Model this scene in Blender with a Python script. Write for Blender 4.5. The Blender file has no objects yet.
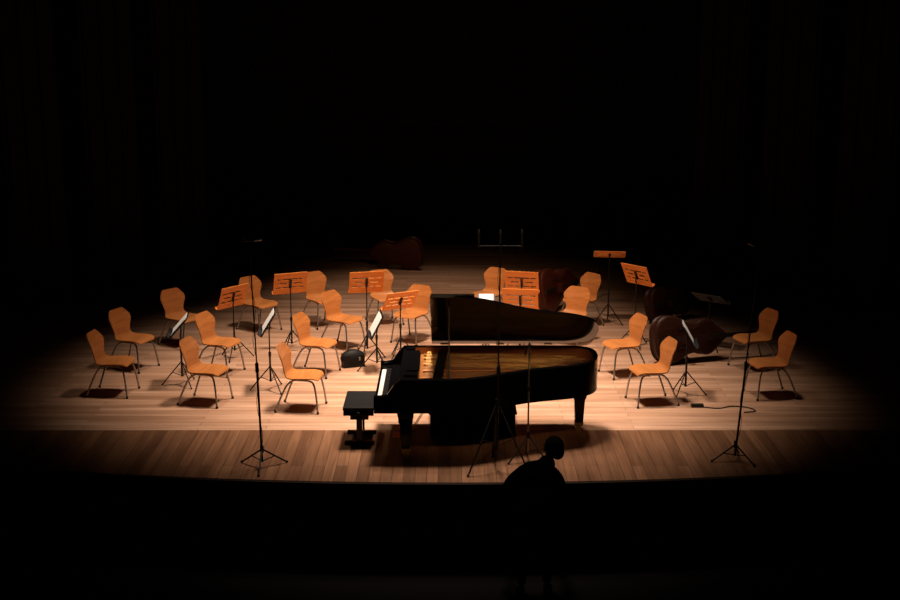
import bpy, math, random
from mathutils import Vector, Matrix
random.seed(4)
S = bpy.context.scene
S.view_settings.view_transform = 'Standard'
D2R = math.pi/180

# ---------------------------------------------------------------- materials
def new_mat(name):
    m = bpy.data.materials.new(name); m.use_nodes = True
    nt = m.node_tree
    return m, nt, nt.nodes['Principled BSDF']

def plain(name, col, rough=0.5, metal=0.0, noise=0.12, nscale=30, spec=0.5, coat=0.0):
    m, nt, b = new_mat(name)
    tc = nt.nodes.new('ShaderNodeTexCoord')
    n = nt.nodes.new('ShaderNodeTexNoise'); n.inputs['Scale'].default_value = nscale
    n.inputs['Detail'].default_value = 3
    nt.links.new(tc.outputs['Object'], n.inputs['Vector'])
    r = nt.nodes.new('ShaderNodeValToRGB')
    r.color_ramp.elements[0].position = 0.3; r.color_ramp.elements[1].position = 0.7
    r.color_ramp.elements[0].color = [c*(1-noise) for c in col]+[1]
    r.color_ramp.elements[1].color = [min(1, c*(1+noise)) for c in col]+[1]
    nt.links.new(n.outputs['Fac'], r.inputs['Fac'])
    nt.links.new(r.outputs['Color'], b.inputs['Base Color'])
    b.inputs['Roughness'].default_value = rough
    b.inputs['Metallic'].default_value = metal
    b.inputs['Specular IOR Level'].default_value = spec
    b.inputs['Coat Weight'].default_value = coat
    return m

def wood(name, dark, light, rough=0.4, scale=(3, 30, 30), spec=0.4):
    m, nt, b = new_mat(name)
    tc = nt.nodes.new('ShaderNodeTexCoord')
    mp = nt.nodes.new('ShaderNodeMapping'); mp.inputs['Scale'].default_value = scale
    n = nt.nodes.new('ShaderNodeTexNoise'); n.inputs['Scale'].default_value = 1.0
    n.inputs['Detail'].default_value = 6; n.inputs['Distortion'].default_value = 0.4
    r = nt.nodes.new('ShaderNodeValToRGB')
    r.color_ramp.elements[0].position = 0.3; r.color_ramp.elements[1].position = 0.7
    r.color_ramp.elements[0].color = list(dark)+[1]
    r.color_ramp.elements[1].color = list(light)+[1]
    nt.links.new(tc.outputs['Object'], mp.inputs['Vector'])
    nt.links.new(mp.outputs['Vector'], n.inputs['Vector'])
    nt.links.new(n.outputs['Fac'], r.inputs['Fac'])
    nt.links.new(r.outputs['Color'], b.inputs['Base Color'])
    b.inputs['Roughness'].default_value = rough
    b.inputs['Specular IOR Level'].default_value = spec
    return m

def planks(name, c1, c2, mortar, length, width, rotz=0, rough=0.45, spec=0.3, streak=0.7):
    m, nt, b = new_mat(name)
    L = nt.links
    tc = nt.nodes.new('ShaderNodeTexCoord')
    mp = nt.nodes.new('ShaderNodeMapping'); mp.inputs['Rotation'].default_value = (0, 0, rotz)
    L.new(tc.outputs['Object'], mp.inputs['Vector'])
    br = nt.nodes.new('ShaderNodeTexBrick')
    br.inputs['Color1'].default_value = list(c1)+[1]
    br.inputs['Color2'].default_value = list(c2)+[1]
    br.inputs['Mortar'].default_value = list(mortar)+[1]
    br.inputs['Scale'].default_value = 1.0
    br.inputs['Mortar Size'].default_value = 0.003
    br.inputs['Mortar Smooth'].default_value = 0.3
    br.inputs['Brick Width'].default_value = length
    br.inputs['Row Height'].default_value = width
    br.offset = 0.37; br.offset_frequency = 2
    L.new(mp.outputs['Vector'], br.inputs['Vector'])
    mp2 = nt.nodes.new('ShaderNodeMapping'); mp2.inputs['Scale'].default_value = (1.2, 22, 1)
    L.new(mp.outputs['Vector'], mp2.inputs['Vector'])
    n = nt.nodes.new('ShaderNodeTexNoise'); n.inputs['Scale'].default_value = 1.3
    n.inputs['Detail'].default_value = 6
    L.new(mp2.outputs['Vector'], n.inputs['Vector'])
    mp3 = nt.nodes.new('ShaderNodeMapping'); mp3.inputs['Scale'].default_value = (0.6, 6, 1)
    L.new(mp.outputs['Vector'], mp3.inputs['Vector'])
    n2 = nt.nodes.new('ShaderNodeTexNoise'); n2.inputs['Scale'].default_value = 1.0
    n2.inputs['Detail'].default_value = 4
    L.new(mp3.outputs['Vector'], n2.inputs['Vector'])
    r = nt.nodes.new('ShaderNodeValToRGB')
    r.color_ramp.elements[0].position = 0.3; r.color_ramp.elements[1].position = 0.7
    r.color_ramp.elements[0].color = (streak+0.02, streak, streak-0.02, 1)
    r.color_ramp.elements[1].color = (1, 1, 1, 1)
    L.new(n.outputs['Fac'], r.inputs['Fac'])
    mx = nt.nodes.new('ShaderNodeMix'); mx.data_type = 'RGBA'; mx.blend_type = 'MULTIPLY'
    mx.inputs[0].default_value = 1.0
    L.new(br.outputs['Color'], mx.inputs[6]); L.new(r.outputs['Color'], mx.inputs[7])
    r2 = nt.nodes.new('ShaderNodeValToRGB')
    r2.color_ramp.elements[0].position = 0.40; r2.color_ramp.elements[1].position = 0.60
    r2.color_ramp.elements[0].color = (0.76, 0.72, 0.69, 1)
    r2.color_ramp.elements[1].color = (1, 1, 1, 1)
    L.new(n2.outputs['Fac'], r2.inputs['Fac'])
    mx2 = nt.nodes.new('ShaderNodeMix'); mx2.data_type = 'RGBA'; mx2.blend_type = 'MULTIPLY'
    mx2.inputs[0].default_value = 1.0
    L.new(mx.outputs[2], mx2.inputs[6]); L.new(r2.outputs['Color'], mx2.inputs[7])
    L.new(mx2.outputs[2], b.inputs['Base Color'])
    b.inputs['Roughness'].default_value = rough
    b.inputs['Specular IOR Level'].default_value = spec
    return m

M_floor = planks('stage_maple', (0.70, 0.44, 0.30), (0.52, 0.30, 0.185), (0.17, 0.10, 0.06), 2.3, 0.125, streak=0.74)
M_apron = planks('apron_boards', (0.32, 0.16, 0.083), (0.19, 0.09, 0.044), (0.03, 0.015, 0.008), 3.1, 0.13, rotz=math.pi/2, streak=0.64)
M_ply = wood('chair_plywood', (0.42, 0.150, 0.038), (0.56, 0.215, 0.062), 0.33, spec=0.5)
M_desk = wood('desk_plywood', (0.68, 0.215, 0.032), (0.82, 0.285, 0.050), 0.5)
M_chrome = plain('satin_steel', (0.36, 0.36, 0.36), 0.3, 0.9, 0.05)
M_black = plain('black_metal', (0.007, 0.007, 0.008), 0.5, 0.0, spec=0.3)
M_lacq = plain('piano_lacquer', (0.003, 0.003, 0.0034), 0.12, 0.0, 0.05, spec=0.22)
M_gold = plain('cast_plate_gold', (0.36, 0.14, 0.035), 0.45, 0.4)
M_sound = wood('spruce_soundboard', (0.26, 0.085, 0.025), (0.35, 0.125, 0.038), 0.5)
M_string = plain('strings', (0.4, 0.24, 0.12), 0.35, 0.8)
M_ivory = plain('white_keys', (0.8, 0.78, 0.74), 0.3, 0, 0.02)
M_brass = plain('brass', (0.6, 0.38, 0.12), 0.3, 0.9, 0.05)
M_leather = plain('black_leather', (0.006, 0.006, 0.006), 0.6, spec=0.2)
M_podium = plain('podium_black', (0.008, 0.0075, 0.0075), 0.7, spec=0.2)
M_podtop = plain('podium_carpet', (0.04, 0.034, 0.030), 0.95, nscale=200)
M_paper = plain('sheet_paper', (0.88, 0.88, 0.87), 0.7, 0, 0.03)
M_paper2 = plain('sheet_paper_printed', (0.5, 0.49, 0.48), 0.7, 0, 0.03)
M_bass = wood('bass_varnish', (0.040, 0.008, 0.0035), (0.075, 0.016, 0.007), 0.4, spec=0.25)
M_bassd = wood('bass_varnish_dark', (0.020, 0.0055, 0.0025), (0.036, 0.010, 0.005), 0.45, spec=0.2)
M_lips = plain('lips', (0.2, 0.08, 0.06), 0.5)
M_ebony = plain('ebony', (0.010, 0.009, 0.008), 0.4)
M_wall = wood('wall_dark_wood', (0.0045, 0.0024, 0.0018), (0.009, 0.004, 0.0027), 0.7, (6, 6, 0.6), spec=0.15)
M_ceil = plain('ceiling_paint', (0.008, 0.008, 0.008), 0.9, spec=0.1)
M_carpet = plain('auditorium_carpet', (0.004, 0.003, 0.003), 0.95, nscale=80, spec=0.05)
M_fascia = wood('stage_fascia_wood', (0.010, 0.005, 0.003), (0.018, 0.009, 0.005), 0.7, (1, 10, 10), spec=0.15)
M_cloth = plain('dark_clothes', (0.0025, 0.0025, 0.003), 1.0, spec=0.0, nscale=60)
M_skin = plain('skin', (0.10, 0.055, 0.038), 0.7, spec=0.2)
M_hair = plain('dark_hair', (0.005, 0.0035, 0.0025), 0.9, nscale=90, spec=0.05)
M_shoe = plain('shoe_leather', (0.004, 0.004, 0.004), 0.7, spec=0.1)

# ---------------------------------------------------------------- mesh builder
class B:
    def __init__(s):
        s.v = []; s.f = []; s.m = []; s.sm = []; s.mats = []; s.M = Matrix.Identity(4)
    def mi(s, m):
        if m not in s.mats: s.mats.append(m)
        return s.mats.index(m)
    def add(s, vs, fs, mat, smooth=False):
        o = len(s.v); k = s.mi(mat)
        for p in vs: s.v.append(tuple(s.M @ Vector(p)))
        for f in fs:
            s.f.append([i+o for i in f]); s.m.append(k); s.sm.append(smooth)
    def box(s, c, d, mat, R=None):
        x, y, z = d[0]/2, d[1]/2, d[2]/2
        vs = [Vector((a*x, b*y, e*z)) for a in (-1, 1) for b in (-1, 1) for e in (-1, 1)]
        if R: vs = [R @ p for p in vs]
        vs = [p+Vector(c) for p in vs]
        s.add(vs, [(0, 1, 3, 2), (4, 6, 7, 5), (0, 4, 5, 1), (2, 3, 7, 6), (0, 2, 6, 4), (1, 5, 7, 3)], mat)
    def tube(s, pts, r, mat, seg=8, caps=True):
        pts = [Vector(p) for p in pts]; n = len(pts)
        rs = r if isinstance(r, (list, tuple)) else [r]*n
        vs = []; fs = []; nrm = None
        for i, p in enumerate(pts):
            if i == 0: t = pts[1]-p
            elif i == n-1: t = p-pts[i-1]
            else: t = (pts[i+1]-p).normalized()+(p-pts[i-1]).normalized()
            if t.length < 1e-9: t = Vector((0, 0, 1))
            t.normalize()
            if nrm is None:
                a = Vector((0, 0, 1)) if abs(t.z) < 0.9 else Vector((1, 0, 0))
                nrm = t.cross(a).normalized()
            else:
                nrm = nrm - t*nrm.dot(t); nrm.normalize()
            bn = t.cross(nrm)
            for k in range(seg):
                a = 2*math.pi*k/seg
                vs.append(p+(nrm*math.cos(a)+bn*math.sin(a))*rs[i])
        for i in range(n-1):
            for k in range(seg):
                k2 = (k+1) % seg
                fs.append((i*seg+k, i*seg+k2, (i+1)*seg+k2, (i+1)*seg+k))
        s.add(vs, fs, mat, True)
        if caps:
            s.add(vs[:seg], [tuple(range(seg))[::-1]], mat)
            s.add(vs[-seg:], [tuple(range(seg))], mat)
    def ball(s, c, r, mat, nu=14, nv=9):
        if not isinstance(r, (tuple, list)): r = (r, r, r)
        vs = [(c[0], c[1], c[2]+r[2])]
        for i in range(1, nv):
            a = math.pi*i/nv
            for k in range(nu):
                b = 2*math.pi*k/nu
                vs.append((c[0]+r[0]*math.sin(a)*math.cos(b), c[1]+r[1]*math.sin(a)*math.sin(b), c[2]+r[2]*math.cos(a)))
        vs.append((c[0], c[1], c[2]-r[2])); last = len(vs)-1
        fs = [(0, 1+k, 1+(k+1) % nu) for k in range(nu)]
        for i in range(nv-2):
            for k in range(nu):
                k2 = (k+1) % nu
                fs.append((1+i*nu+k, 1+(i+1)*nu+k, 1+(i+1)*nu+k2, 1+i*nu+k2))
        fs += [(last, 1+(nv-2)*nu+(k+1) % nu, 1+(nv-2)*nu+k) for k in range(nu)]
        s.add(vs, fs, mat, True)
    def prism(s, out, z0, z1, mat, side=None, smooth=False):
        n = len(out)
        a = [(p[0], p[1], z0) for p in out]; b = [(p[0], p[1], z1) for p in out]
        s.add(a, [tuple(range(n))[::-1]], mat); s.add(b, [tuple(range(n))], mat)
        s.add(a+b, [(i, (i+1) % n, n+(i+1) % n, n+i) for i in range(n)], side or mat, smooth)
    def frustum(s, c, zs, mat):
        vs = []; fs = []
        for z, h in zs:
            vs += [(c[0]-h, c[1]-h, z), (c[0]+h, c[1]-h, z), (c[0]+h, c[1]+h, z), (c[0]-h, c[1]+h, z)]
        for i in range(len(zs)-1):
            for k in range(4):
                fs.append((i*4+k, i*4+(k+1) % 4, i*4+4+(k+1) % 4, i*4+4+k))
        fs += [(3, 2, 1, 0), tuple(len(vs)-4+k for k in range(4))]
        s.add(vs, fs, mat)
    def mesh(s, name):
        me = bpy.data.meshes.new(name)
        me.from_pydata(s.v, [], s.f)
        for m in s.mats: me.materials.append(m)
        me.polygons.foreach_set('material_index', s.m)
        me.polygons.foreach_set('use_smooth', s.sm)
        me.update()
        return me

def put(name, me, loc=(0, 0, 0), rz=0.0, bevel=0.0, R=None):
    o = bpy.data.objects.new(name, me); S.collection.objects.link(o)
    o.location = loc
    o.rotation_euler = R if R else (0, 0, rz*D2R)
    if bevel:
        b = o.modifiers.new('bevel', 'BEVEL'); b.width = bevel; b.segments = 2; b.limit_method = 'ANGLE'
    return o

def spline(pts, n):
    pts = [Vector(p) for p in pts]
    out = []
    P = [pts[0]*2-pts[1]]+pts+[pts[-1]*2-pts[-2]]
    segs = len(pts)-1
    for i in range(segs):
        p0, p1, p2, p3 = P[i:i+4]
        for k in range(n):
            t = k/n
            out.append(0.5*((2*p1)+(p2-p0)*t+(2*p0-5*p1+4*p2-p3)*t*t+(3*p1-p0-3*p2+p3)*t**3))
    out.append(pts[-1].copy())
    return out

# ---------------------------------------------------------------- room
def room_box(name, lo, hi, mat, bevel=0):
    b = B()
    c = [(lo[i]+hi[i])/2 for i in range(3)]; d = [hi[i]-lo[i] for i in range(3)]
    b.box((0, 0, 0), d, mat)
    return put(name, b.mesh(name), c, bevel=bevel)

FZ = -1.0
room_box('floor', (-11, -4, FZ-0.2), (11, 28.2, FZ), M_carpet)
room_box('ceiling', (-11, -4, 11), (11, 28.2, 11.2), M_ceil)
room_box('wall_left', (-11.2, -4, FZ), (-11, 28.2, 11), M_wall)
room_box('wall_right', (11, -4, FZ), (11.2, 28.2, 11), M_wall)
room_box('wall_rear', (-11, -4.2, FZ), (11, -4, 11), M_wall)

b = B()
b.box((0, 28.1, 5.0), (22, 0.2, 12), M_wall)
x = -10.4
while x < 10.5:
    for z0, z1 in ((0.15, 2.6), (2.75, 5.6), (5.75, 9.0)):
        b.box((x, 27.96, (z0+z1)/2), (0.92, 0.08, z1-z0), M_wall)
    x += 1.04
put('wall_back', b.mesh('wall_back'))

for sx, nm in ((-1, 'wall_wing_left'), (1, 'wall_wing_right')):
    b = B()
    for i in range(4):
        b.M = Matrix.Translation((sx*(5.3+i*0.95), 24.6-i*1.5, 0)) @ Matrix.Rotation(sx*-28*D2R, 4, 'Z')
        b.box((0, 0, 3.5), (0.95, 0.12, 7.0), M_wall)
        for k in (-0.3, 0, 0.3):
            b.box((k, -0.08, 3.5), (0.2, 0.04, 6.7), M_wall)
    put(nm, b.mesh(nm))

# stage
SEAM = 14.82
b = B()
b.prism([(-10.9, SEAM), (10.9, SEAM), (10.9, 27.9), (-10.9, 27.9)], -0.06, 0, M_floor)
b.prism([(-10.9, SEAM), (10.9, SEAM), (10.9, 27.9), (-10.9, 27.9)], FZ, -0.061, M_fascia)
put('stage_floor', b.mesh('stage_floor'))
front = []
N = 60
def edgeY(x, off=0): 
    R = 26.0
    return 13.02-off + (R-math.sqrt(R*R-x*x))
for i in range(N+1):
    x = -10.9+21.8*i/N
    front.append((x, edgeY(x)))
b = B()
o = [(x, y) for x, y in front]+[(10.9, SEAM-0.002), (-10.9, SEAM-0.002)]
o = [(x, min(y, SEAM-0.01)) if i <= N else (x, y) for i, (x, y) in enumerate(o)]
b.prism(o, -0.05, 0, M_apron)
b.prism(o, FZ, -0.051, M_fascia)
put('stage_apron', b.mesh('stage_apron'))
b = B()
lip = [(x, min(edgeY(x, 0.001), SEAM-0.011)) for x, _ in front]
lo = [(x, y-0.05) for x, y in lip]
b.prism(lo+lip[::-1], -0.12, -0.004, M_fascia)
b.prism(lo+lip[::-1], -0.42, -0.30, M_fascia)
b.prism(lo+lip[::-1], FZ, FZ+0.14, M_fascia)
put('trim_stage_edge', b.mesh('trim_stage_edge'))

# ---------------------------------------------------------------- orchestra chair
def chair_mesh():
    b = B()
    prof = [(-0.245, 0.420, 0.150, 0), (-0.232, 0.440, 0.185, 0), (-0.19, 0.455, 0.212, 0.004), (-0.09, 0.452, 0.232, 0.012),
            (0.02, 0.442, 0.232, 0.016), (0.11, 0.440, 0.222, 0.016), (0.165, 0.458, 0.204, 0.012), (0.195, 0.50, 0.182, 0.01),
            (0.212, 0.555, 0.177, 0.015), (0.228, 0.615, 0.195, 0.025), (0.243, 0.68, 0.222, 0.035), (0.262, 0.735, 0.228, 0.035),
            (0.284, 0.80, 0.190, 0.022), (0.298, 0.845, 0.150, 0.012), (0.302, 0.858, 0.120, 0.010)]
    sp = spline([Vector((p[0], p[1], p[2])) for p in prof], 3)
    cu = spline([Vector((p[3], 0, 0)) for p in prof], 3)
    n = len(sp); NX = 8; th = 0.007
    top = []; bot = []
    for i in range(n):
        a = sp[max(0, i-1)]; c = sp[min(n-1, i+1)]
        t = Vector((0, c.x-a.x, c.y-a.y)).normalized()
        nrm = Vector((0, -t.z, t.y))
        for k in range(NX+1):
            u = -1+2*k/NX
            base = Vector((u*sp[i].z, sp[i].x, sp[i].y)) + nrm*cu[i].x*(u*u)
            top.append(base+nrm*th); bot.append(base-nrm*th)
    W = NX+1
    f = []; 
    for i in range(n-1):
        for k in range(NX):
            f.append((i*W+k, i*W+k+1, (i+1)*W+k+1, (i+1)*W+k))
    b.add(top, f, M_ply, True)
    b.add(bot, [q[::-1] for q in f], M_ply, True)
    per = [k for k in range(W)]+[i*W+W-1 for i in range(1, n)]+[(n-1)*W+k for k in range(W-2, -1, -1)]+[i*W for i in range(n-2, 0, -1)]
    vs = [top[i] for i in per]+[bot[i] for i in per]; L = len(per)
    b.add(vs, [(i, L+i, L+(i+1) % L, (i+1) % L) for i in range(L)], M_ply, True)
    for sx in (-1, 1):
        path = spline([(sx*0.235, -0.255, 0.008), (sx*0.212, -0.235, 0.20), (sx*0.185, -0.20, 0.37), (sx*0.16, -0.14, 0.418),
                       (sx*0.15, 0.0, 0.422), (sx*0.155, 0.09, 0.415), (sx*0.18, 0.165, 0.35), (sx*0.215, 0.245, 0.18), (sx*0.235, 0.31, 0.008)], 4)
        b.tube(path, 0.013, M_chrome, 8)
        b.tube([(sx*0.235, -0.255, 0.0), (sx*0.235, -0.255, 0.03)], 0.017, M_black)
        b.tube([(sx*0.235, 0.31, 0.0), (sx*0.235, 0.31, 0.03)], 0.017, M_black)
    b.tube([(-0.152, -0.09, 0.424), (0.152, -0.09, 0.424)], 0.009, M_chrome)
    b.tube([(-0.152, 0.06, 0.421), (0.152, 0.06, 0.421)], 0.009, M_chrome)
    return b.mesh('orchestra_chair')
CH = chair_mesh()
chairs = [(-4.58, 16.4, 84), (-4.62, 17.66, 66), (-4.18, 18.98, 50), (-3.32, 17.44, 68), (-3.24, 15.99, 74), (-3.12, 19.95, 48),
          (-2.14, 20.3, 36), (-1.66, 18.86, 56), (-1.92, 17.39, 70), (-1.93, 15.72, 82), (-1.09, 20.44, 22), (-0.60, 19.23, -30),
          (0.65, 20.65, -34), (2.17, 20.23, -50), (1.90, 19.1, -30), (2.48, 17.33, -70), (2.67, 15.99, -78), (4.43, 17.66, -72), (4.33, 16.31, -80)]
for x, y, r in chairs:
    put('orchestra_chair', CH, (x, y, 0), r)

# ---------------------------------------------------------------- music stands
def stand(h, tilt, sheet=False, desk=M_desk, W=0.52, H=0.36, small=False, paper=M_paper2):
    b = B()
    a = tilt*D2R
    up = Vector((0, -math.sin(a), math.cos(a))); nr = Vector((0, math.cos(a), math.sin(a)))
    ctr = Vector((0, 0, h))
    nx, nz = 25, 15
    def solid(i, k):
        if i < 0 or k < 0 or i >= nx or k >= nz: return False
        if i in (0, 1, nx-2, nx-1) or k in (0, 1, nz-2, nz-1): return True
        if k in (4, 10) and i not in (12,): return i % 6 == 0
        if k == 7 and (4 <= i <= 9 or 15 <= i <= 20): return False
        return True
    def P(i, k, d):
        return ctr+Vector((1, 0, 0))*(i/nx-0.5)*W+up*((k/nz-0.5)*H)+nr*d
    t = 0.004
    for i in range(nx):
        for k in range(nz):
            if not solid(i, k): continue
            q = [P(i, k, t), P(i+1, k, t), P(i+1, k+1, t), P(i, k+1, t)]
            r = [P(i, k, -t), P(i+1, k, -t), P(i+1, k+1, -t), P(i, k+1, -t)]
            b.add(q, [(3, 2, 1, 0)], desk); b.add(r, [(0, 1, 2, 3)], desk)
            for (di, dk, e) in ((0, -1, (0, 1)), (1, 0, (1, 2)), (0, 1, (2, 3)), (-1, 0, (3, 0))):
                if not solid(i+di, k+dk):
                    b.add([q[e[0]], q[e[1]], r[e[1]], r[e[0]]], [(0, 1, 2, 3)], desk)
    Rl = Matrix.Rotation(a, 3, 'X')
    b.box(ctr-up*(H/2)+nr*0.03, (W, 0.06, 0.008), desk, Rl)
    b.box(ctr-up*(H/2-0.01)+nr*0.06, (W, 0.006, 0.025), desk, Rl)
    b.box(ctr-nr*0.015, (0.035, 0.02, 0.14), M_black, Rl)
    b.tube([ctr-nr*0.02, (0, -0.01, h-0.10), (0, 0, h-0.14)], 0.009, M_black)
    b.tube([(0, 0, h-0.12), (0, 0, 0.45)], 0.009, M_black)
    b.tube([(0, 0, 0.5), (0, 0, 0.12)], 0.014, M_black)
    b.tube([(0, 0, 0.54), (0, 0, 0.48)], 0.019, M_black)
    for k in range(3):
        g = (90+120*k)*D2R
        b.tube([(0, 0, 0.34), (0.13*math.cos(g), 0.13*math.sin(g), 0.19), (0.28*math.cos(g), 0.28*math.sin(g), 0.01)], 0.009, M_black, 6)
        b.tube([(0, 0, 0.13), (0.13*math.cos(g), 0.13*math.sin(g), 0.185)], 0.006, M_black, 6)
        b.ball((0.28*math.cos(g), 0.28*math.sin(g), 0.013), 0.013, M_black, 8, 5)
    if sheet:
        ws = 0.21
        for sx in ((-1, 1) if not small else (0,)):
            c = ctr+nr*0.012+Vector((sx*0.108, 0, 0))
            b.box(c, (ws, 0.004, 0.30), paper, Matrix.Rotation(a, 3, 'X') @ Matrix.Rotation(sx*3*D2R, 3, 'Z'))
    return b.mesh('music_stand')

stands = [
    (-3.24, 18.20, 0.95, 20, 52, 0, M_desk), (-2.43, 18.6, 1.07, 20, 24, 0, M_desk), (-1.25, 18.3, 1.15, 20, 14, 0, M_desk),
    (-0.74, 18.15, 0.90, 34, 30, 0, M_desk), (1.1, 18.73, 1.06, 16, -14, 0, M_desk), (1.02, 17.66, 1.02, 16, -12, 0, M_desk),
    (2.65, 20.4, 1.18, 64, -6, 0, M_desk), (2.88, 18.9, 1.14, 26, -50, 0, M_desk),
    (-2.47, 16.55, 0.97, 32, 97, 1, M_black), (-1.06, 17.5, 0.70, 28, 98, 1, M_black), (3.2, 16.31, 0.86, 30, -97, 1, M_black),
    (-3.74, 16.8, 0.86, 42, 97, 1, M_black), (4.0, 18.75, 0.80, 60, -40, 0, M_black)]
for x, y, h, t, r, sh, dk in stands:
    put('music_stand', stand(h, t, bool(sh), dk, paper=M_paper if sh else M_paper2), (x, y, 0), r)
put('music_stand', stand(0.93, 52, True, M_black, W=0.26, H=0.32, small=True, paper=M_paper), (0.53, 17.9, 0), 178)

# ---------------------------------------------------------------- grand piano
def piano():
    b = B()
    half = [(0, -0.77), (0.3, -0.77), (0.6, -0.77), (0.9, -0.765), (1.15, -0.72), (1.4, -0.60), (1.62, -0.46), (1.85, -0.35), (2.08, -0.27),
            (2.30, -0.20), (2.48, -0.10), (2.60, 0.04), (2.66, 0.22), (2.67, 0.42), (2.64, 0.60), (2.54, 0.72), (2.36, 0.77), (2.1, 0.775), (1.4, 0.775), (0.6, 0.775), (0.3, 0.775), (0, 0.775)]
    out = spline([Vector((p[0], p[1], 0)) for p in half], 4)
    n = len(out); inn = []
    for i in range(n):
        t = out[min(n-1, i+1)]-out[max(0, i-1)]; t.normalize()
        inn.append(out[i]+Vector((-t.y, t.x, 0))*0.055)
    def zt(x):
        if x < 0.12: return 0.80
        if x < 0.30:
            u = (x-0.12)/0.18; u = u*u*(3-2*u); return 0.80+0.20*u
        return 1.0
    zb = 0.63
    V = []
    for o, q in zip(out, inn):
        z = zt(o.x)
        V += [(o.x, o.y, zb), (o.x, o.y, z-0.008), (o.x*0.997+q.x*0.003, o.y*.85+q.y*.15, z), (q.x, q.y, z), (q.x, q.y, zb)]
    F = []
    for i in range(n-1):
        for k in range(5):
            k2 = (k+1) % 5
            F.append((i*5+k, (i+1)*5+k, (i+1)*5+k2, i*5+k2))
    F += [(0, 1, 2, 3, 4), tuple((n-1)*5+k for k in (4, 3, 2, 1, 0))]
    b.add(V, F, M_lacq, False)
    b.prism([(p.x, p.y) for p in out], zb-0.03, zb+0.01, M_lacq)
    innr = [p for p in inn if p.x > 0.33]
    poly = [(0.33, -0.715)]+[(p.x, p.y) for p in innr]+[(0.33, 0.72)]
    b.prism(poly, 0.80, 0.82, M_sound)
    V = []; F = []
    inr2 = [p.lerp(Vector((1.2, 0.1, 0)), 0.004) for p in innr]
    for p in inr2: V += [(p.x, p.y, 0.82), (p.x, p.y, 0.985)]
    for i in range(len(inr2)-1): F.append((2*i, 2*i+1, 2*i+3, 2*i+2))
    b.add(V, F, M_sound, True)
    V = []; F = []
    for p in innr:
        c = Vector((1.15, 0.1, 0)); d = (c-p).normalized()
        q0 = p+d*0.01; q1 = p+d*0.11
        V += [(q0.x, q0.y, 0.90), (q1.x, q1.y, 0.895), (q1.x, q1.y, 0.83)]
    for i in range(len(innr)-1):
        F += [(3*i, 3*i+1, 3*i+4, 3*i+3), (3*i+1, 3*i+2, 3*i+5, 3*i+4)]
    b.add(V, F, M_gold, False)
    b.box((0.47, 0, 0.885), (0.27, 1.42, 0.03), M_gold)
    for (x0, y0, x1, y1) in ((0.55, -0.42, 1.50, -0.44), (0.55, -0.12, 2.15, -0.12), (0.55, 0.18, 2.50, 0.16), (0.55, 0.45, 2.54, 0.46), (0.55, 0.62, 1.7, 0.10)):
        b.tube([(x0, y0, 0.915), ((x0+x1)/2, (y0+y1)/2, 0.925), (x1, y1, 0.905)], 0.016, M_gold, 6)
    for i in range(60):
        yy = -0.66+1.32*i/59
        for xx in (0.40, 0.45, 0.50):
            b.tube([(xx, yy, 0.90), (xx, yy, 0.93)], 0.0045, M_chrome, 5)
    def near_edge(x):
        best = -0.7
        for p, q in zip(inn[:-1], inn[1:]):
            if (p.x-x)*(q.x-x) <= 0 and p.y < 0.3: best = max(best, p.y)
        return best
    for i in range(46):
        y0 = -0.66+1.2*i/45
        x = 0.62
        while x < 2.5 and near_edge(x)+0.12 < y0 - (0.06*(x-0.6)): x += 0.04
        b.tube([(0.58, y0, 0.912), (max(0.9, x), y0-0.06*(x-0.6)*0.5, 0.91)], 0.0016, M_string, 4, False)
    for i in range(16):
        b.tube([(0.58, 0.10+0.6*i/15, 0.93), (2.0+0.45*i/15, -0.05+0.6*i/15, 0.92)], 0.003, M_brass, 4, False)
    for i in range(60):
        yy = -0.60+1.24*i/59
        b.box((0.72+0.06*i/59, yy, 0.935), (0.11, 0.010, 0.028), M_ebony)
    b.box((0.315, 0, 0.80), (0.05, 1.44, 0.34), M_lacq)
    b.box((0.262, 0, 0.80), (0.02, 1.30, 0.17), M_lacq, Matrix.Rotation(14*D2R, 3, 'Y'))
    b.box((0.385, -0.675, 0.975), (0.11, 0.07, 0.03), M_lacq)
    b.box((0.385, 0.675, 0.975), (0.11, 0.07, 0.03), M_lacq)
    b.box((0.42, 0, 0.985), (0.16, 1.1, 0.016), M_lacq)
    b.box((0.44, 0, 1.003), (0.15, 0.80, 0.012), M_lacq)
    b.box((0.13, -0.665, 0.69), (0.24, 0.10, 0.13), M_lacq)
    b.box((0.13, 0.665, 0.69), (0.24, 0.10, 0.13), M_lacq)
    b.box((0.012, 0, 0.67), (0.03, 1.44, 0.085), M_lacq)
    w = 1.225/52
    for i in range(52):
        yk = 0.6125-(i+0.5)*w
        b.box((0.095, yk, 0.715), (0.13, w-0.0015, 0.03), M_ivory)
        if i % 7 not in (1, 4) and i < 51:
            b.box((0.125, yk-w/2, 0.739), (0.085, 0.014, 0.022), M_ebony)
    b.box((0.20, 0, 0.745), (0.10, 1.23, 0.09), M_lacq)
    for (lx, ly) in ((0.36, -0.63), (0.36, 0.63), (2.46, 0.34)):
        b.frustum((lx, ly), [(0.14, 0.046), (0.18, 0.052), (0.44, 0.066), (0.47, 0.082), (0.52, 0.085), (0.60, 0.10)], M_lacq)
        b.frustum((lx, ly), [(0.095, 0.05), (0.14, 0.055)], M_brass)
        b.tube([(lx, ly-0.012, 0.045), (lx, ly+0.012, 0.045)], 0.045, M_brass, 16)
        b.box((lx, ly-0.022, 0.07), (0.03, 0.006, 0.07), M_brass)
        b.box((lx, ly+0.022, 0.07), (0.03, 0.006, 0.07), M_brass)
    for yy in (-0.09, 0.09):
        b.frustum((0.34, yy), [(0.15, 0.017), (0.60, 0.026)], M_lacq)
    b.box((0.34, 0, 0.12), (0.13, 0.34, 0.08), M_lacq)
    b.box((0.34, 0, 0.57), (0.10, 0.28, 0.06), M_lacq)
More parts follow.
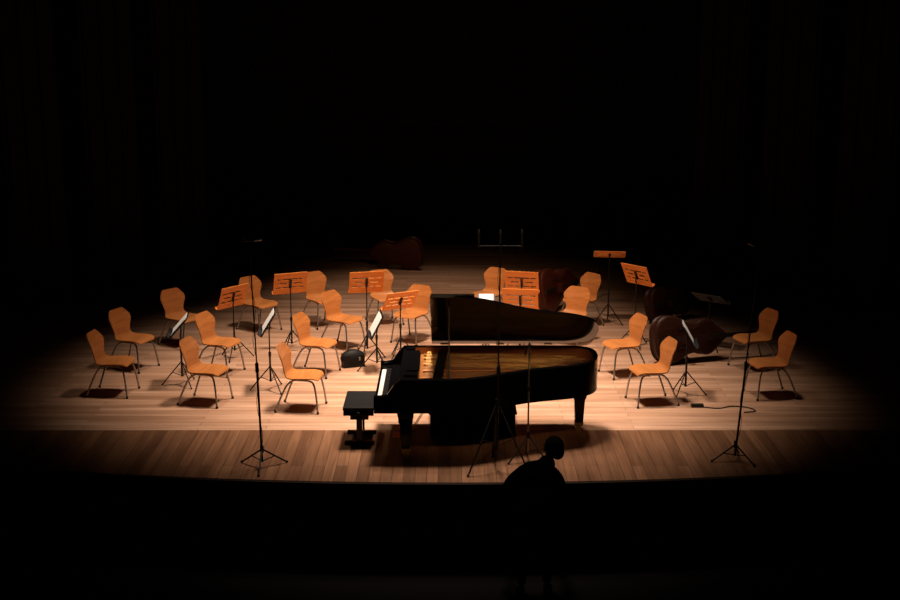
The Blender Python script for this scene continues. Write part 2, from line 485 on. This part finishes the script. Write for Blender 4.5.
    for yy in (-0.08, 0, 0.08):
        b.box((0.235, yy, 0.085), (0.12, 0.032, 0.012), M_brass)
        b.tube([(0.36, yy*0.5, 0.14), (0.36, yy*0.5, 0.6)], 0.004, M_brass, 6)
    b.tube([(0.40, -0.06, 0.13), (0.68, -0.06, 0.60)], 0.006, M_brass, 6)
    b.tube([(0.40, 0.06, 0.13), (0.68, 0.06, 0.60)], 0.006, M_brass, 6)
    th = 34*D2R
    H0 = Vector((0, 0.80, 1.012))
    b.M = Matrix.Translation(H0) @ Matrix.Rotation(-th, 4, 'X') @ Matrix.Translation((0, -0.80, 0))
    lid = [(0.64, 0.80), (0.64, -0.79), (0.9, -0.785)]+[(p.x*1.005, p.y-0.018 if p.y < 0.2 else p.y) for p in out if p.x > 0.92 and not (p.y > 0.7 and p.x < 2.4)]+[(2.3, 0.80)]
    b.prism(lid, 0.0, 0.024, M_lacq)
    b.box((0.90, 0.0, 0.038), (0.50, 1.57, 0.022), M_lacq)
    b.M = Matrix.Identity(4)
    for xx in (0.8, 1.5, 2.1):
        b.tube([(xx-0.05, 0.80, 1.008), (xx+0.05, 0.80, 1.008)], 0.010, M_brass, 8)
    d = 1.30
    b.tube([(0.86, -0.735, 0.985), (0.86, 0.80-d*math.cos(th), 1.01+d*math.sin(th))], 0.008, M_ebony, 8)
    return b.mesh('grand_piano')
put('grand_piano', piano(), (-0.87, 14.4, 0), 0)

# bench
b = B()
b.box((0, 0, 0.44), (0.36, 0.68, 0.07), M_lacq)
b.box((0, 0, 0.49), (0.37, 0.69, 0.035), M_leather)
b.box((0, 0, 0.506), (0.33, 0.65, 0.014), M_leather)
b.box((0, 0, 0.36), (0.22, 0.40, 0.10), M_lacq)
for sy in (-1, 1):
    b.box((0, sy*0.20, 0.20), (0.07, 0.05, 0.30), M_lacq)
    b.box((0, sy*0.20, 0.025), (0.36, 0.06, 0.04), M_lacq)
    for sx in (-1, 1):
        b.tube([(sx*0.16, sy*0.20, 0.0), (sx*0.16, sy*0.20, 0.02)], 0.02, M_black, 10)
    b.tube([(0, sy*0.34, 0.44), (0, sy*0.39, 0.44)], 0.02, M_black, 10)
b.box((0, 0, 0.06), (0.05, 0.40, 0.04), M_lacq)
put('piano_bench', b.mesh('piano_bench'), (-1.085, 14.48, 0), 0, bevel=0.006)

# conductor podium
b = B()
b.box((0, 0, 0.14), (1.04, 0.86, 0.26), M_podium)
b.box((0, 0, 0.285), (1.08, 0.90, 0.03), M_podtop)
b.box((0, 0, 0.015), (1.06, 0.88, 0.03), M_podium)
for sx in (-0.47, 0, 0.47):
    b.box((sx, -0.435, 0.14), (0.04, 0.012, 0.24), M_podium)
put('conductor_podium', b.mesh('conductor_podium'), (0.28, 15.05, 0), 0, bevel=0.005)

# ---------------------------------------------------------------- microphone stands
def mic(b, p, d, L=0.12, r=0.011):
    p = Vector(p); d = Vector(d).normalized()
    b.tube([p, p+d*L*0.75], r*0.8, M_black, 10)
    b.tube([p+d*L*0.72, p+d*L*0.8, p+d*L], [r*1.1, r*1.25, r*0.9], M_ebony, 10)
def tripod(b, z, R, a0=90):
    for k in range(3):
        g = (a0+120*k)*D2R
        b.tube([(0, 0, z), (R*math.cos(g), R*math.sin(g), 0.012)], 0.010, M_black, 8)
        b.tube([(0, 0, z*0.35), (R*0.5*math.cos(g), R*0.5*math.sin(g), z*0.5)], 0.006, M_black, 6)
        b.ball((R*math.cos(g), R*math.sin(g), 0.016), 0.016, M_black, 8, 5)
    b.tube([(0, 0, z+0.04), (0, 0, z-0.04)], 0.022, M_black, 10)
def tall(h, lean, R, z, a0, top='single'):
    b = B()
    tripod(b, z, R, a0)
    b.tube([(0, 0, z*0.3), (lean*0.4, 0, h*0.45)], 0.013, M_black)
    b.tube([(lean*0.4, 0, h*0.43), (lean*0.4, 0, h*0.47)], 0.02, M_black)
    b.tube([(lean*0.4, 0, h*0.45), (lean, 0, h)], 0.008, M_black)
    if top == 'single':
        b.tube([(lean-0.09, 0.0, h+0.0), (lean+0.06, 0, h)], 0.007, M_black)
        mic(b, (lean-0.08, 0.03, h), (-0.1, 1, 0.05), 0.17, 0.014)
        mic(b, (lean+0.05, 0.03, h), (0.3, 1, -0.1), 0.17, 0.014)
    else:
        b.tube([(lean-0.25, 0, h), (lean+0.25, 0, h)], 0.005, M_black)
        for xx in (-0.235, 0, 0.235):
            b.tube([(lean+xx, 0, h-0.03), (lean+xx, 0, h+0.03)], 0.009, M_black)
            mic(b, (lean+xx, 0, h-0.02), (0, 0.15, 1), 0.20, 0.016)
    pts = []
    for i in range(60):
        t = i/59; zz = h*(1-t)+0.03*t
        pts.append((lean*(zz/h)+0.022*math.cos(t*22), 0.022*math.sin(t*22), zz))
    b.tube(pts, 0.003, M_black, 5)
    return b.mesh('microphone_stand')
put('microphone_stand', tall(2.62, -0.06, 0.30, 0.22, 30), (-2.14, 13.50, 0))
put('microphone_stand', tall(2.58, 0.02, 0.40, 0.80, 95, 'bar'), (0.53, 13.42, 0))
put('microphone_stand', tall(2.52, 0.17, 0.28, 0.20, 70), (3.3, 13.72, 0))
b = B()
tripod(b, 0.32, 0.26, 210)
b.tube([(0, 0, 0.1), (0, 0, 1.42)], 0.010, M_chrome)
b.tube([(0, 0, 0.9), (0, 0, 0.84)], 0.018, M_black)
b.tube([(0, -0.05, 1.42), (-0.02, 0.35, 1.22)], 0.008, M_black)
mic(b, (-0.02, 0.35, 1.22), (0, 1, -0.6), 0.12, 0.013)
put('piano_microphone_stand', b.mesh('piano_microphone_stand'), (0.90, 13.72, 0))

# ---------------------------------------------------------------- double basses
def bass_mesh(MB):
    b = B()
    prof = [(0, 0.0), (0.015, 0.16), (0.07, 0.27), (0.18, 0.335), (0.32, 0.325), (0.44, 0.265), (0.52, 0.225), (0.60, 0.215), (0.68, 0.225),
            (0.78, 0.255), (0.88, 0.235), (0.97, 0.16), (1.06, 0.085), (1.12, 0.04)]
    sp = spline([Vector((p[0], p[1], 0)) for p in prof], 3)
    up = [(p.x, p.y) for p in sp]; dn = [(p.x, -p.y) for p in sp[::-1][:-1]]
    out = up+dn
    n = len(out)
    c = Vector((0.5, 0, 0))
    V = []; F = []
    full = [(0.55, 0.12), (0.88, 0.103), (1.0, 0.092), (1.0, 0.08), (0.97, 0.078), (0.97, -0.078), (1.0, -0.08), (1.0, -0.092), (0.88, -0.10), (0.55, -0.112)]
    for f, z in full:
        for x, y in out: V.append((c.x+(x-c.x)*f, y*f, z))
    for j in range(len(full)-1):
        for i in range(n):
            i2 = (i+1) % n
            F.append((j*n+i, (j+1)*n+i, (j+1)*n+i2, j*n+i2))
    b.add(V, F, MB, True)
    b.add(V[:n], [tuple(range(n))], MB, True)
    b.add(V[-n:], [tuple(range(n))[::-1]], MB, True)
    b.tube([(1.08, 0, 0.06), (1.4, 0, 0.085), (1.68, 0, 0.095)], [0.035, 0.024, 0.022], MB, 10)
    b.box((1.28, 0, 0.135), (0.84, 0.055, 0.02), M_ebony, Matrix.Rotation(2*D2R, 3, 'Y'))
    b.box((1.76, 0, 0.085), (0.2, 0.05, 0.05), MB)
    b.tube([(1.86, -0.03, 0.06), (1.86, 0.03, 0.06)], 0.045, MB, 14)
    b.tube([(1.86, -0.045, 0.06), (1.86, 0.045, 0.06)], 0.02, MB, 12)
    for k, xx in enumerate((1.70, 1.74, 1.78, 1.82)):
        sg = 1 if k % 2 else -1
        b.tube([(xx, 0, 0.085), (xx, sg*0.09, 0.085)], 0.007, M_ebony, 8)
        b.box((xx, sg*0.10, 0.085), (0.03, 0.02, 0.012), M_ebony)
    b.box((0.42, 0, 0.17), (0.012, 0.15, 0.10), MB)
    b.box((0.17, 0, 0.145), (0.30, 0.06, 0.014), M_ebony)
    for k in range(4):
        yy = -0.024+0.016*k
        b.tube([(0.3, yy, 0.155), (0.42, yy*1.8, 0.222), (1.70, yy*0.7, 0.125)], 0.002, M_black, 5, False)
    for sg in (-1, 1):
        pts = spline([(0.34, sg*0.15, 0.119), (0.37, sg*0.13, 0.121), (0.44, sg*0.135, 0.121), (0.50, sg*0.10, 0.123), (0.52, sg*0.115, 0.122)], 4)
        b.tube(pts, 0.006, M_ebony, 5)
    b.tube([(0, 0, 0), (-0.10, 0, 0)], 0.007, M_black, 8)
    return b.mesh('double_bass')
BM = bass_mesh(M_bass); BD = bass_mesh(M_bassd)
def bass(x, y, rz, me, roll=78, scale=1.0):
    o = put('double_bass', me, (x, y, 0.345*scale))
    m = Matrix.Rotation(rz*D2R, 4, 'Z') @ Matrix.Rotation(roll*D2R, 4, 'X')
    o.matrix_world = Matrix.Translation((x, y, 0.345*scale)) @ m @ Matrix.Scale(scale, 4)
bass(2.98, 17.85, 18, BD, scale=1.05)
bass(1.50, 21.0, 55, BM, scale=1.12)
bass(-0.55, 24.9, 168, BM)
bass(3.3, 20.3, 35, BD, scale=0.9)

# ---------------------------------------------------------------- small things
b = B()
b.ball((0, 0, 0.13), (0.19, 0.10, 0.13), M_leather, 16, 10)
b.box((0, -0.01, 0.10), (0.32, 0.15, 0.18), M_leather)
b.tube(spline([(-0.08, -0.02, 0.24), (-0.06, -0.02, 0.31), (0.06, -0.02, 0.31), (0.08, -0.02, 0.24)], 5), 0.008, M_black)
b.box((0.04, -0.088, 0.13), (0.10, 0.006, 0.05), M_chrome)
put('instrument_bag', b.mesh('instrument_bag'), (-1.43, 17.75, 0.0), 20, bevel=0.01)
b = B()
pts = spline([(-0.35, 0.05, 0.008), (-0.1, -0.03, 0.008), (0.1, 0.06, 0.008), (0.3, 0.0, 0.008), (0.36, -0.15, 0.008), (0.2, -0.2, 0.008)], 6)
b.tube(pts, 0.008, M_black)
b.box((-0.36, 0.05, 0.02), (0.16, 0.07, 0.04), M_black)
put('power_cable', b.mesh('power_cable'), (3.62, 15.72, 0))

# ---------------------------------------------------------------- person leaning at the stage edge
person = bpy.data.objects.new('person', None); S.collection.objects.link(person)
person.location = (0.90, 12.42, FZ)
def skinned(name, verts, edges, mat, parent=person, sub=2, root=0):
    me = bpy.data.meshes.new(name)
    me.from_pydata([v[:3] for v in verts], edges, [])
    me.materials.append(mat)
    o = bpy.data.objects.new(name, me); S.collection.objects.link(o); o.parent = parent
    sk = o.modifiers.new('skin', 'SKIN'); sk.use_smooth_shade = True
    for i, v in enumerate(verts):
        r = v[3] if len(v) == 4 else (v[3], v[4])
        me.skin_vertices[0].data[i].radius = (r, r) if not isinstance(r, tuple) else r
        me.skin_vertices[0].data[i].use_root = (i == root)
    sb = o.modifiers.new('sub', 'SUBSURF'); sb.levels = sub; sb.render_levels = sub
    return o
bv = [(-0.03, -0.10, 0.90, .175, .13), (-0.02, -0.05, 1.03, .18, .125), (0.0, 0.02, 1.16, .20, .135), (0.04, 0.09, 1.29, .185, .12), (0.12, 0.14, 1.385, .11, .09), (0.17, 0.18, 1.46, .075),
      (-0.12, 0.07, 1.30, .105), (-0.24, 0.08, 1.21, .09), (-0.315, 0.14, 1.04, .065), (-0.25, 0.43, 1.065, .038),
      (0.19, 0.11, 1.29, .09), (0.25, 0.14, 1.21, .08), (0.29, 0.18, 1.05, .062), (0.27, 0.45, 1.065, .038),
      (-0.12, -0.10, 0.82, .11), (-0.13, 0.0, 0.49, .075), (-0.14, -0.09, 0.10, .050),
      (0.08, -0.10, 0.82, .11), (0.12, 0.04, 0.49, .075), (0.14, -0.05, 0.10, .050)]
be = [(0, 1), (1, 2), (2, 3), (3, 4), (4, 5), (3, 6), (6, 7), (7, 8), (8, 9), (3, 10), (10, 11), (11, 12), (12, 13), (0, 14), (14, 15), (15, 16), (0, 17), (17, 18), (18, 19)]
skinned('clothed_body', bv, be, M_cloth)
def hand(sx, wx, wy, wz):
    v = [(wx, wy, wz, .026), (wx, wy+0.05, wz-0.02, .034, .016), (wx, wy+0.10, wz-0.035, .038, .014)]
    e = [(0, 1), (1, 2)]
    skinned('palm', v, e, M_skin, sub=2)
    for k, (dx, L) in enumerate(((-0.030, 0.062), (-0.010, 0.078), (0.010, 0.082), (0.030, 0.072))):
        x0 = wx+sx*dx
        skinned('finger_%d' % (k+1), [(x0, wy+0.085, wz-0.032, .010), (x0*1.0, wy+0.10+L*0.45, wz-0.030, .009), (x0+sx*dx*0.2, wy+0.10+L, wz-0.043, .008)], [(0, 1), (1, 2)], M_skin, sub=2)
    skinned('thumb', [(wx-sx*0.022, wy+0.04, wz-0.02, .012), (wx-sx*0.055, wy+0.07, wz-0.035, .011), (wx-sx*0.068, wy+0.105, wz-0.043, .009)], [(0, 1), (1, 2)], M_skin, sub=2)
hand(-1, -0.25, 0.44, 1.066)
hand(1, 0.27, 0.46, 1.066)
b = B()
b.M = Matrix.Translation((0.195, 0.20, 1.535)) @ Matrix.Rotation(55*D2R, 4, 'Z') @ Matrix.Rotation(-8*D2R, 4, 'X')
b.ball((0, 0, 0.015), (0.078, 0.098, 0.105), M_skin, 20, 14)
b.ball((0, 0.025, -0.055), (0.058, 0.068, 0.062), M_skin, 16, 10)
b.ball((0, 0.098, -0.012), (0.014, 0.024, 0.026), M_skin, 10, 8)
for sx in (-1, 1):
    b.ball((sx*0.084, -0.005, -0.005), (0.014, 0.02, 0.032), M_skin, 10, 8)
    b.ball((sx*0.030, 0.086, 0.018), (0.013, 0.010, 0.009), M_paper, 10, 6)
    b.ball((sx*0.030, 0.094, 0.018), (0.006, 0.004, 0.006), M_ebony, 8, 6)
    b.tube([(sx*0.015, 0.096, 0.038), (sx*0.048, 0.084, 0.038)], 0.004, M_hair, 6)
b.ball((0, 0.085, -0.055), (0.024, 0.010, 0.007), M_lips, 10, 6)
b.ball((0, -0.022, 0.032), (0.096, 0.108, 0.110), M_hair, 20, 14)
b.ball((0, -0.055, -0.025), (0.080, 0.070, 0.09), M_hair, 16, 10)
h = put('head', b.mesh('head')); h.parent = person
for sx, px, py in ((-1, -0.14, -0.09), (1, 0.14, -0.05)):
    b = B()
    b.ball((px+sx*0.01, py+0.05, 0.045), (0.05, 0.135, 0.045), M_shoe, 14, 8)
    b.box((px+sx*0.01, py+0.045, 0.012), (0.085, 0.26, 0.024), M_shoe)
    s = put('shoe_%s' % ('l' if sx < 0 else 'r'), b.mesh('shoe')); s.parent = person

# ---------------------------------------------------------------- lights
def spot(name, loc, tgt, power, col, ang, blend, size):
    l = bpy.data.lights.new(name, 'SPOT'); l.energy = power; l.color = col
    l.spot_size = ang*D2R; l.spot_blend = blend; l.shadow_soft_size = size
    o = bpy.data.objects.new(name, l); S.collection.objects.link(o)
    o.location = loc
    o.rotation_euler = (Vector(tgt)-Vector(loc)).to_track_quat('-Z', 'Y').to_euler()
    return o
spot('stage_spot_wide', (-0.2, 16.8, 10.2), (-0.3, 17.5, 0), 6200, (1, 0.78, 0.62), 58, 1.0, 0.6)
spot('stage_spot_center', (0.3, 15.2, 10.2), (0.2, 15.5, 0), 5200, (1, 0.82, 0.69), 42, 1.0, 0.7)
spot('stage_spot_left', (-3.0, 17.0, 10.2), (-1.9, 17.2, 0), 1900, (1, 0.77, 0.59), 42, 1.0, 0.5)
spot('stage_spot_right', (3.0, 17.0, 10.2), (2.0, 16.6, 0), 1500, (1, 0.77, 0.59), 40, 1.0, 0.5)
spot('stage_spot_upstage', (-0.4, 22.0, 10.2), (-0.4, 22.0, 0), 1500, (1, 0.76, 0.58), 40, 1.0, 0.5)
spot('front_of_house_spot', (0, 7.0, 10.2), (0, 18.8, 0.6), 1950, (1, 0.58, 0.31), 28, 1.0, 0.3)
spot('piano_fill_spot', (0.4, 6.0, 8.5), (0.55, 14.9, 0.9), 1100, (1, 0.62, 0.36), 18, 1.0, 0.3)  # added fill from the front, brightens the piano interior under the raised lid

w = bpy.data.worlds.new('hall_dark'); S.world = w; w.use_nodes = True
w.node_tree.nodes['Background'].inputs['Color'].default_value = (0.5, 0.55, 0.7, 1)
w.node_tree.nodes['Background'].inputs['Strength'].default_value = 0.0005

# ---------------------------------------------------------------- camera
cd = bpy.data.cameras.new('camera'); cd.lens = 50; cd.sensor_width = 36
co = bpy.data.objects.new('camera', cd); S.collection.objects.link(co)
co.location = (0, 0, 5.0)
co.rotation_euler = ((90-12.7)*D2R, 0, 0)
S.camera = co
